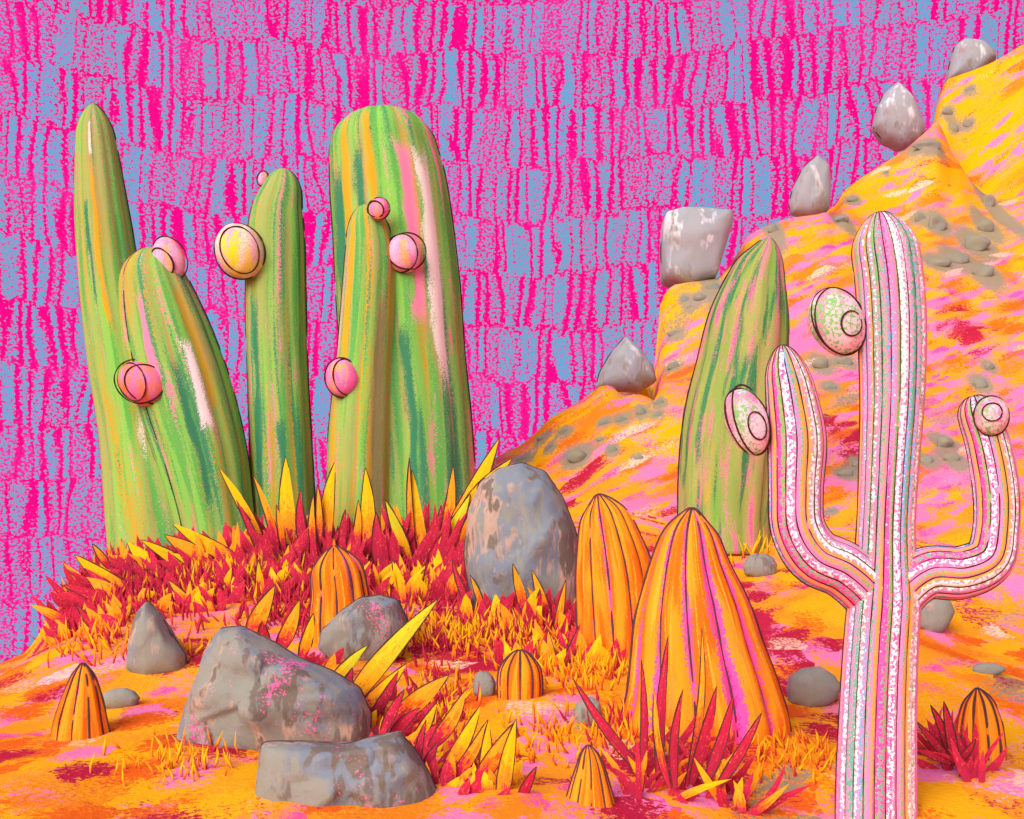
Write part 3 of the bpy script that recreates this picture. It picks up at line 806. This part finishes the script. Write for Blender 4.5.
# ---- boulders
RK = [mat_rock('rock_%s' % c, s_, 0, sc, t, dk, pk) for c, s_, sc, t, dk, pk in (('olive',1,.8,.60,.66,.80),('tan',2.4,1.0,.60,.63,.69),('blue',3.7,1.0,.68,.58,.70),('brown',5.1,1.0,.62,.52,.72))]
RP = mat_rock('rock_pale', 7.3, 1, .4, .62, .66, .84)
def place_rock(label, poly, basepx, mat, d=None, name='boulder', group=None, **kw):
    g, dd = ground(basepx[0], basepx[1], 12)
    o = rock(name, poly, d or dd, mat, **kw); tag(o, label, 'rock', group); return o
place_rock('tall egg-shaped grey boulder right of the green cacti, patched with tan', [(464,555),(468,510),(480,482),(500,468),(522,463),(545,472),(563,498),(576,532),(581,572),(577,618),(555,640),(500,640),(472,610)], (520,612), RK[0], seed=1, thick=.85, gaps=.06)
place_rock('broad low grey boulder with pink flecks in the foreground, long slope to the right', [(178,742),(185,715),(196,682),(210,645),(222,628),(242,626),(270,640),(300,658),(335,672),(360,688),(371,712),(370,750),(300,765),(200,760)], (270,742), RK[1], seed=2, thick=.8, gaps=.05)
place_rock('flat brown-grey boulder at the bottom edge under the broad low one', [(256,790),(262,742),(300,741),(345,744),(375,736),(400,732),(414,748),(430,775),(440,800),(430,840),(270,840)], (340,795), RK[3], seed=3, thick=.9, gaps=.1, d=5.0)
place_rock('rounded blue-grey rock with a pink top, leaning on an orange barrel cactus', [(318,648),(322,630),(340,612),(360,598),(380,595),(398,600),(407,620),(406,645),(385,668),(340,670)], (362,657), RK[2], seed=4, thick=.9, gaps=.08)
place_rock('small pointed dark grey rock standing on the left below the mound', [(128,670),(131,640),(138,612),(148,601),(160,614),(172,635),(186,655),(184,674),(150,682)], (155,668), RK[0], seed=5, thick=.9, gaps=.1)
GR = 'pale grey rocks perched along the hill crest'
place_rock('pale rounded-triangle rock highest on the hill crest', [(946,82),(950,62),(955,46),(962,41),(978,44),(992,54),(994,62),(984,72),(970,84)], (968,84), RP, seed=6, group=GR, d=24.6, thick=.9)
place_rock('pale cone-shaped rock on the hill crest, second from the top', [(873,128),(876,110),(884,94),(895,84),(906,95),(916,115),(924,132),(916,146),(900,150),(884,142)], (900,150), RP, seed=7, group=GR, d=21.3, thick=.9)
place_rock('pale upright egg-shaped rock on the hill crest right above the dark green cactus', [(789,206),(793,188),(803,168),(817,156),(828,166),(830,190),(828,212),(808,218),(792,214)], (815,214), RP, seed=8, group=GR, d=18.9, thick=.9)
place_rock('pale block-shaped square rock on the hill crest', [(662,282),(661,250),(663,217),(680,213),(705,213),(729,216),(731,224),(722,255),(714,282),(690,290)], (690,282), RP, seed=9, group=GR, d=17.6, thick=.95, smoothn=3, facet=.35)
place_rock('pale triangular rock lowest on the hill crest', [(595,390),(600,372),(612,352),(625,337),(640,350),(652,366),(656,382),(640,392)], (625,384), RP, seed=10, group=GR, d=16.2, thick=.9)
GS = 'smaller stones lying on the open ground'
for lab, x, y, rx, ry, m in (('oval olive-grey stone right of the largest barrel cactus',812,687,27,20,0),('small dark dome-shaped stone left of the crimson spiky plant',588,712,14,15,3),
        ('round blue-grey stone touching the small domed barrel cactus',484,684,12,14,2),('flat green-grey stone right of the small barrel cactus at lower left',120,698,19,11,0),
        ('grey stone tucked under the right arm of the pink cactus',932,612,20,20,0),('thin flat grey stone above the barrel cactus at the right edge',988,669,17,6,0),
        ('low blue-grey stone left of the foot of the pink cactus arm',760,565,17,13,2)):
    poly = [(x + rx * math.cos(a) * (1 + .08 * math.sin(3 * a + x)), y + ry * math.sin(a) * (1 + .1 * math.cos(2 * a + y)) + (ry * .15 if math.sin(a) > 0 else 0)) for a in np.linspace(0, 2 * math.pi, 11)[:-1]]
    place_rock(lab, poly, (x, y + ry * .8), RK[m], name='stone', group=GS, seed=int(x), thick=.9, outline=False)

# pebbles on the slope
_b = NB('rock_hillstone'); _o = _b.coord('Object'); _g = _b.noise(_o, 30, 3, .7)
RPB = _b.finish(_b.mix(_b.step(_b.noise(_o, 5, 4, .7, .5), .5, .2), lin('#948f76'), lin('#858a8c')), _g, .3, .01)
for i, (x, y, rx, ry) in enumerate(HS):
    g, dd = ground(x, y + ry * .5, 20)
    rx *= .75; ry *= .68
    poly = [(x + rx * math.cos(a) * (1 + .2 * math.sin(3 * a + x)), y + ry * math.sin(a) * (1 + .18 * math.cos(2 * a + y))) for a in np.linspace(0, 2 * math.pi, 9)[:-1]]
    o = rock('hillside_stone', poly, dd + .03, RPB, thick=.45, disp=.14, seed=i, outline=False, smoothn=2)
    tag(o, 'small flat grey stone scattered on the yellow and pink hillside', 'stone', 'small grey stones scattered on the hillside')

# ---- spiky plants
ML_Y = mat_leaf('leaf_yellow', '#c92a4a', '#fb9a24', '#fbc41e', .20, .48, 1)
ML_O = mat_leaf('leaf_orange', '#c92a4a', '#f4701c', '#fba52a', .30, .5, 4)
ML_R = mat_leaf('leaf_crimson', '#b52a48', '#c82c4c', '#d94a44', .5, .95, 7)
ML_L = mat_leaf('leaf_lime', '#f4701c', '#fbb324', '#d6cf30', .1, .45, 9)
LM = {'y': ML_Y, 'o': ML_O, 'r': ML_R, 'l': ML_L}

def plant(label, cpx, leaves, filler=0, fr=40, fh=40, seed=0, name='spiky_plant', d=None, group='red and yellow spiky plants', fill='rrry', fw=11, ang=(-60, 60), cat='plant'):
    """leaves: (base px, base py, tip px, tip py, width px, kind). filler: short crimson blades round the crown"""
    g, dd = ground(cpx[0], cpx[1], 12); dd = d or dd
    base = P(cpx[0], cpx[1], dd)
    root = empty(name, base); tag(root, label, cat, group)
    rr = random.Random(seed)
    for j, (bx, by, tx, ty, w, k) in enumerate(leaves):
        ld = dd - .12 - .03 * j
        a = P(bx, by, ld); b_ = P(tx, ty, ld - .1 + rr.uniform(-.05, .1))
        a = a - (b_ - a) * .12
        mb = MB(); leaf_into(mb, a, b_, w * .82 / F * dd, bend=rr.uniform(-.05, .05), edge=.75 / F * dd, seed=seed + j)
        mb.build('leaf', [LM[k], PENCIL2], root, a, smooth=False)
    if filler:
        mb = MB()
        for j in range(filler):
            ox = rr.uniform(-fr, fr) / F * dd; oy = rr.uniform(-.35, .35)
            x0 = base.x + ox; y0 = dd + oy
            a = Vector((x0, y0, Hz(x0, y0) - .03))
            an = math.radians(rr.uniform(*ang)); ln = fh / F * dd * rr.uniform(.45, 1.0)
            t = Vector((math.sin(an), rr.uniform(-.45, .25), math.cos(an))).normalized()
            ln *= 1.35
            leaf_into(mb, a, a + t * ln, fw / F * dd * rr.uniform(.6, 1.2), bend=rr.uniform(-.1, .1), mat='royl'.index(rr.choice(fill)), seg=5)
        mb.build('foliage', [ML_R, ML_O, ML_Y, ML_L], root, base, smooth=False)
    return root

plant('red spiky plant at the left end of the mound, yellow flame-like leaf pointing up left', (105,596), [(130,592,74,555,20,'y'),(112,604,66,569,12,'r'),(108,566,92,544,9,'o'),(128,600,84,568,14,'r'),(120,610,60,585,14,'r')], 34, 36, 34, 1, d=None, fill='rrrrrro', ang=(-75,-15))
plant('red spiky plant with two broad yellow leaves at the foot of the tallest cactus', (165,586), [(178,582,126,542,26,'y'),(196,578,140,540,16,'y'),(170,600,130,560,14,'r'),(150,590,124,572,12,'o')], 50, 40, 36, 2, d=11.0, fill='rrrrrro', ang=(-70,0))
plant('red spiky plant with orange leaves lying left under the leaning cactus', (222,574), [(222,570,164,535,24,'o'),(236,560,172,524,18,'y'),(214,580,168,552,12,'y')], 50, 40, 34, 3, d=11.0, fill='rrrrrro', ang=(-60,20))
plant('red spiky plant with a thin speckled yellow leaf between two green cacti', (262,566), [(262,552,218,468,14,'y'),(277,552,252,474,10,'o'),(264,560,236,500,9,'r')], 44, 34, 44, 4, d=11.2, fill='rrrro', ang=(-35,25))
plant('red spiky plant whose tall yellow leaf stands before the slim upright cactus', (295,566), [(292,548,285,456,20,'y'),(306,550,300,490,12,'r'),(315,548,313,495,9,'o'),(284,550,276,505,8,'o')], 44, 30, 44, 5, d=11.2, fill='rrrro', ang=(-25,25))
plant('red spiky plant with a yellow leaf between the slim cactus and the brownish one', (332,566), [(327,540,334,462,17,'y'),(318,545,317,484,9,'o'),(342,552,345,510,10,'r')], 30, 24, 40, 6, d=11.2, fill='rrrro', ang=(-25,25))
plant('red spiky plant with an upright yellow leaf in front of the brownish cactus', (364,572), [(364,548,365,468,19,'y'),(352,552,358,500,10,'o'),(376,556,376,512,12,'r'),(408,556,385,500,14,'l')], 50, 34, 46, 7, d=11.15, fill='rrrro', ang=(-25,30))
plant('red spiky plant with a broad speckled yellow leaf at the foot of the widest cactus', (420,574), [(425,552,412,470,20,'y'),(414,550,409,458,8,'o'),(442,552,453,466,15,'o'),(432,560,441,505,12,'r')], 56, 36, 52, 8, d=11.15, fill='rrrro', ang=(-20,30))
plant('red spiky plant with long yellow leaves reaching up right beside the egg-shaped boulder', (458,578), [(448,540,499,438,22,'y'),(462,520,512,458,20,'y'),(452,565,480,492,11,'o'),(440,545,470,494,16,'l')], 50, 26, 60, 9, d=10.9, fill='rrrro', ang=(0,45))
plant('small plant of thin pointed leaves at the left foot of the egg-shaped boulder', (490,612), [(504,600,490,552,13,'y'),(512,610,496,590,10,'o'),(470,606,452,560,8,'r'),(482,612,470,575,8,'o')], 40, 30, 34, 10, fill='rrroy', ang=(-30,30))
plant('small plant of narrow orange leaves at the right foot of the egg-shaped boulder', (545,622), [(526,612,513,564,12,'o'),(548,618,532,570,12,'o'),(556,640,566,580,10,'o'),(536,625,540,590,10,'r')], 40, 36, 36, 11, fill='rrroy', ang=(-30,30))
plant('spiky plant with three dark-edged triangular leaves above the broad low boulder', (282,652), [(250,640,274,586,22,'o'),(279,648,299,600,18,'o'),(302,656,313,614,14,'y'),(266,645,262,622,14,'r')], 46, 44, 24, 12, fill='rrrro', ang=(-40,50), d=7.4)
plant('spiky plant with one very long lime yellow leaf crossing the rounded blue-grey rock', (372,705), [(352,700,437,600,24,'l'),(330,688,368,645,14,'l'),(362,708,405,665,18,'y'),(372,716,398,672,12,'r'),(340,700,352,668,12,'r')], 40, 34, 26, 13, fill='rroy', ang=(0,60), d=6.55)
plant('spiky plant with crimson and orange leaves right of the broad low boulder', (400,728), [(396,722,448,676,24,'o'),(392,738,420,708,14,'r'),(414,742,436,704,14,'y'),(384,730,404,690,12,'r')], 40, 26, 26, 14, fill='rrro', ang=(-10,60), d=6.0)
plant('spiky plant with broad yellow leaves near the bottom edge, right of the flat boulder', (452,780), [(434,742,466,690,18,'o'),(446,768,480,706,17,'y'),(454,776,488,720,15,'o'),(422,776,438,742,11,'r'),(418,775,426,720,10,'r')], 40, 34, 26, 15, fill='rroy', ang=(-10,50), d=5.35)
plant('spiky plant with two tall yellow triangular leaves at the bottom edge', (492,800), [(484,790,488,722,16,'y'),(478,782,516,722,20,'o'),(502,800,516,720,18,'y'),(520,802,536,768,12,'r')], 30, 30, 22, 16, fill='rroy', ang=(-20,50), d=5.15)
plant('large crimson spiky plant at the bottom edge in front of the largest barrel cactus', (682,800), [(640,768,574,680,12,'r'),(642,765,642,660,9,'r'),(660,770,669,636,12,'r'),(688,770,703,628,9,'o'),(694,774,717,688,14,'r'),(708,776,734,696,13,'r'),(722,780,762,714,12,'r'),
      (668,778,655,690,9,'o'),(676,778,684,690,10,'r')], 60, 62, 52, 17, d=5.35, fill='rrryo', fw=8, ang=(-60,65))
plant('small crimson spiky plant beside the barrel cactus at the right edge', (952,768), [(952,760,918,722,10,'r'),(952,758,932,706,11,'r'),(955,758,945,702,12,'r'),(950,762,912,748,9,'r'),(958,762,976,740,9,'r')], 40, 16, 46, 18, fill='rrrr', ang=(-65,50), d=5.75, fw=8)
plant('low crimson tuft left of the small pointed dark rock', (100,628), [(100,632,76,605,10,'r')], 46, 38, 26, 19, fill='rrroo', ang=(-60,40))
plant('low crimson and orange tuft above the small pointed dark rock', (190,606), [(196,610,168,580,12,'o')], 44, 42, 26, 20, fill='rrooy', ang=(-60,40))
plant('crimson and yellow tuft between the slim cactus and the mound barrel cactus', (262,590), [(262,596,258,560,10,'y')], 60, 50, 28, 21, fill='rrryy', ang=(-30,30))
plant('crimson and yellow tuft right of the mound barrel cactus', (400,598), [(400,600,392,560,10,'y'),(418,604,424,570,10,'o')], 70, 52, 34, 22, fill='rrryyo', ang=(-30,35))
plant('crimson and orange tuft in front of the egg-shaped boulder', (560,660), [(556,664,548,630,9,'o'),(566,660,580,625,10,'r')], 60, 60, 30, 23, fill='rryyo', ang=(-30,30))

# ---- grass: thousands of short strokes
def grass():
    mats = [ML_Y, ML_O, ML_R, ML_L]
    mb = MB(); rr = random.Random(5)
    zones = [(245,580,50,11,260,'yyooy'),(200,585,110,20,520,'rrrrr'),(130,600,70,24,460,'rrrro'),(400,585,80,22,520,'yrrrrr'),(330,590,60,20,280,'rrrr'),(140,650,70,12,120,'ooy'),(500,640,60,16,260,'yyorr'),(580,670,60,18,240,'yyo'),
             (650,730,70,22,220,'yor'),(180,765,60,14,70,'yyo'),(450,640,50,14,160,'yor'),(300,620,60,14,160,'rrr'),(560,745,60,25,90,'yo'),(800,760,50,20,90,'yo'),(740,548,24,10,160,'yyl'),
             (100,560,30,14,90,'ror'),(440,700,30,30,120,'ry')]
    for zx, zy, sx, sy, n, pal in zones:
        for _ in range(n):
            px = rr.gauss(zx, sx * .6); py = rr.gauss(zy, sy * .6)
            if py < 548 and px < 470: py = 548 + rr.random() * 20
            # depth from a coarse estimate
            key = (round(px / 8), round(py / 4))
            if key not in _gc: _gc[key] = ground(key[0] * 8, key[1] * 4, 12)
            d = _gc[key][1]
            x = (px - CX) / F * d + rr.uniform(-.03, .03); y = d + rr.uniform(-.12, .12)
            a = Vector((x, y, Hz(x, y) - .02))
            L = rr.uniform(14, 30) / F * d
            an = rr.gauss(-.1, .35)
            t = Vector((math.sin(an), rr.uniform(-.4, .2), math.cos(an))).normalized()
            leaf_into(mb, a, a + t * L, rr.uniform(1.8, 4.2) / F * d, mat='yorl'.index(rr.choice(pal)), seg=2, bend=rr.uniform(-.1, .1))
    o = mb.build('grass', mats)
    tag(o, 'short yellow, orange and crimson grass between the rocks and spiky plants', 'grass', kind='stuff')
_gc = {}
grass()

# ---------------------------------------------------------------- light, world, camera
w = bpy.data.worlds.new('World'); SC.world = w; w.use_nodes = True
nt = w.node_tree; nt.nodes.clear()
sky = nt.nodes.new('ShaderNodeTexSky'); sky.sky_type = 'NISHITA'; sky.sun_disc = False
EL, AZ = 34, 212      # azimuth clockwise from +Y: the sun stands behind the camera, to the left
sky.sun_elevation = math.radians(EL); sky.sun_rotation = math.radians(AZ); sky.air_density = .7; sky.dust_density = 2.5; sky.ozone_density = .5
bg = nt.nodes.new('ShaderNodeBackground'); bg.inputs[1].default_value = .15
wo = nt.nodes.new('ShaderNodeOutputWorld')
nt.links.new(sky.outputs[0], bg.inputs[0]); nt.links.new(bg.outputs[0], wo.inputs[0])
sd = bpy.data.lights.new('sun', 'SUN'); sd.energy = 2.0; sd.angle = math.radians(45); sd.color = (1, .95, .86)
so = bpy.data.objects.new('sun', sd); COL.objects.link(so)
az = math.radians(AZ); el = math.radians(EL)
dirv = Vector((math.sin(az) * math.cos(el), math.cos(az) * math.cos(el), math.sin(el)))
so.rotation_euler = dirv.to_track_quat('Z', 'Y').to_euler(); so.location = dirv * 40

cd = bpy.data.cameras.new('camera'); co = bpy.data.objects.new('camera', cd); COL.objects.link(co)
co.location = (0, 0, CZ); co.rotation_euler = (math.radians(90), 0, 0)
cd.sensor_width = 36; cd.sensor_fit = 'HORIZONTAL'; cd.lens = 36 * F / 1024
cd.shift_y = (HY - 409.5) / 1024; cd.clip_end = 500; cd.clip_start = .05
SC.camera = co
SC.render.engine = 'CYCLES'
SC.render.resolution_x = 1024; SC.render.resolution_y = 819
vs = SC.view_settings
vs.view_transform = 'Standard'; vs.look = 'None'; vs.exposure = EXPO; vs.gamma = 1
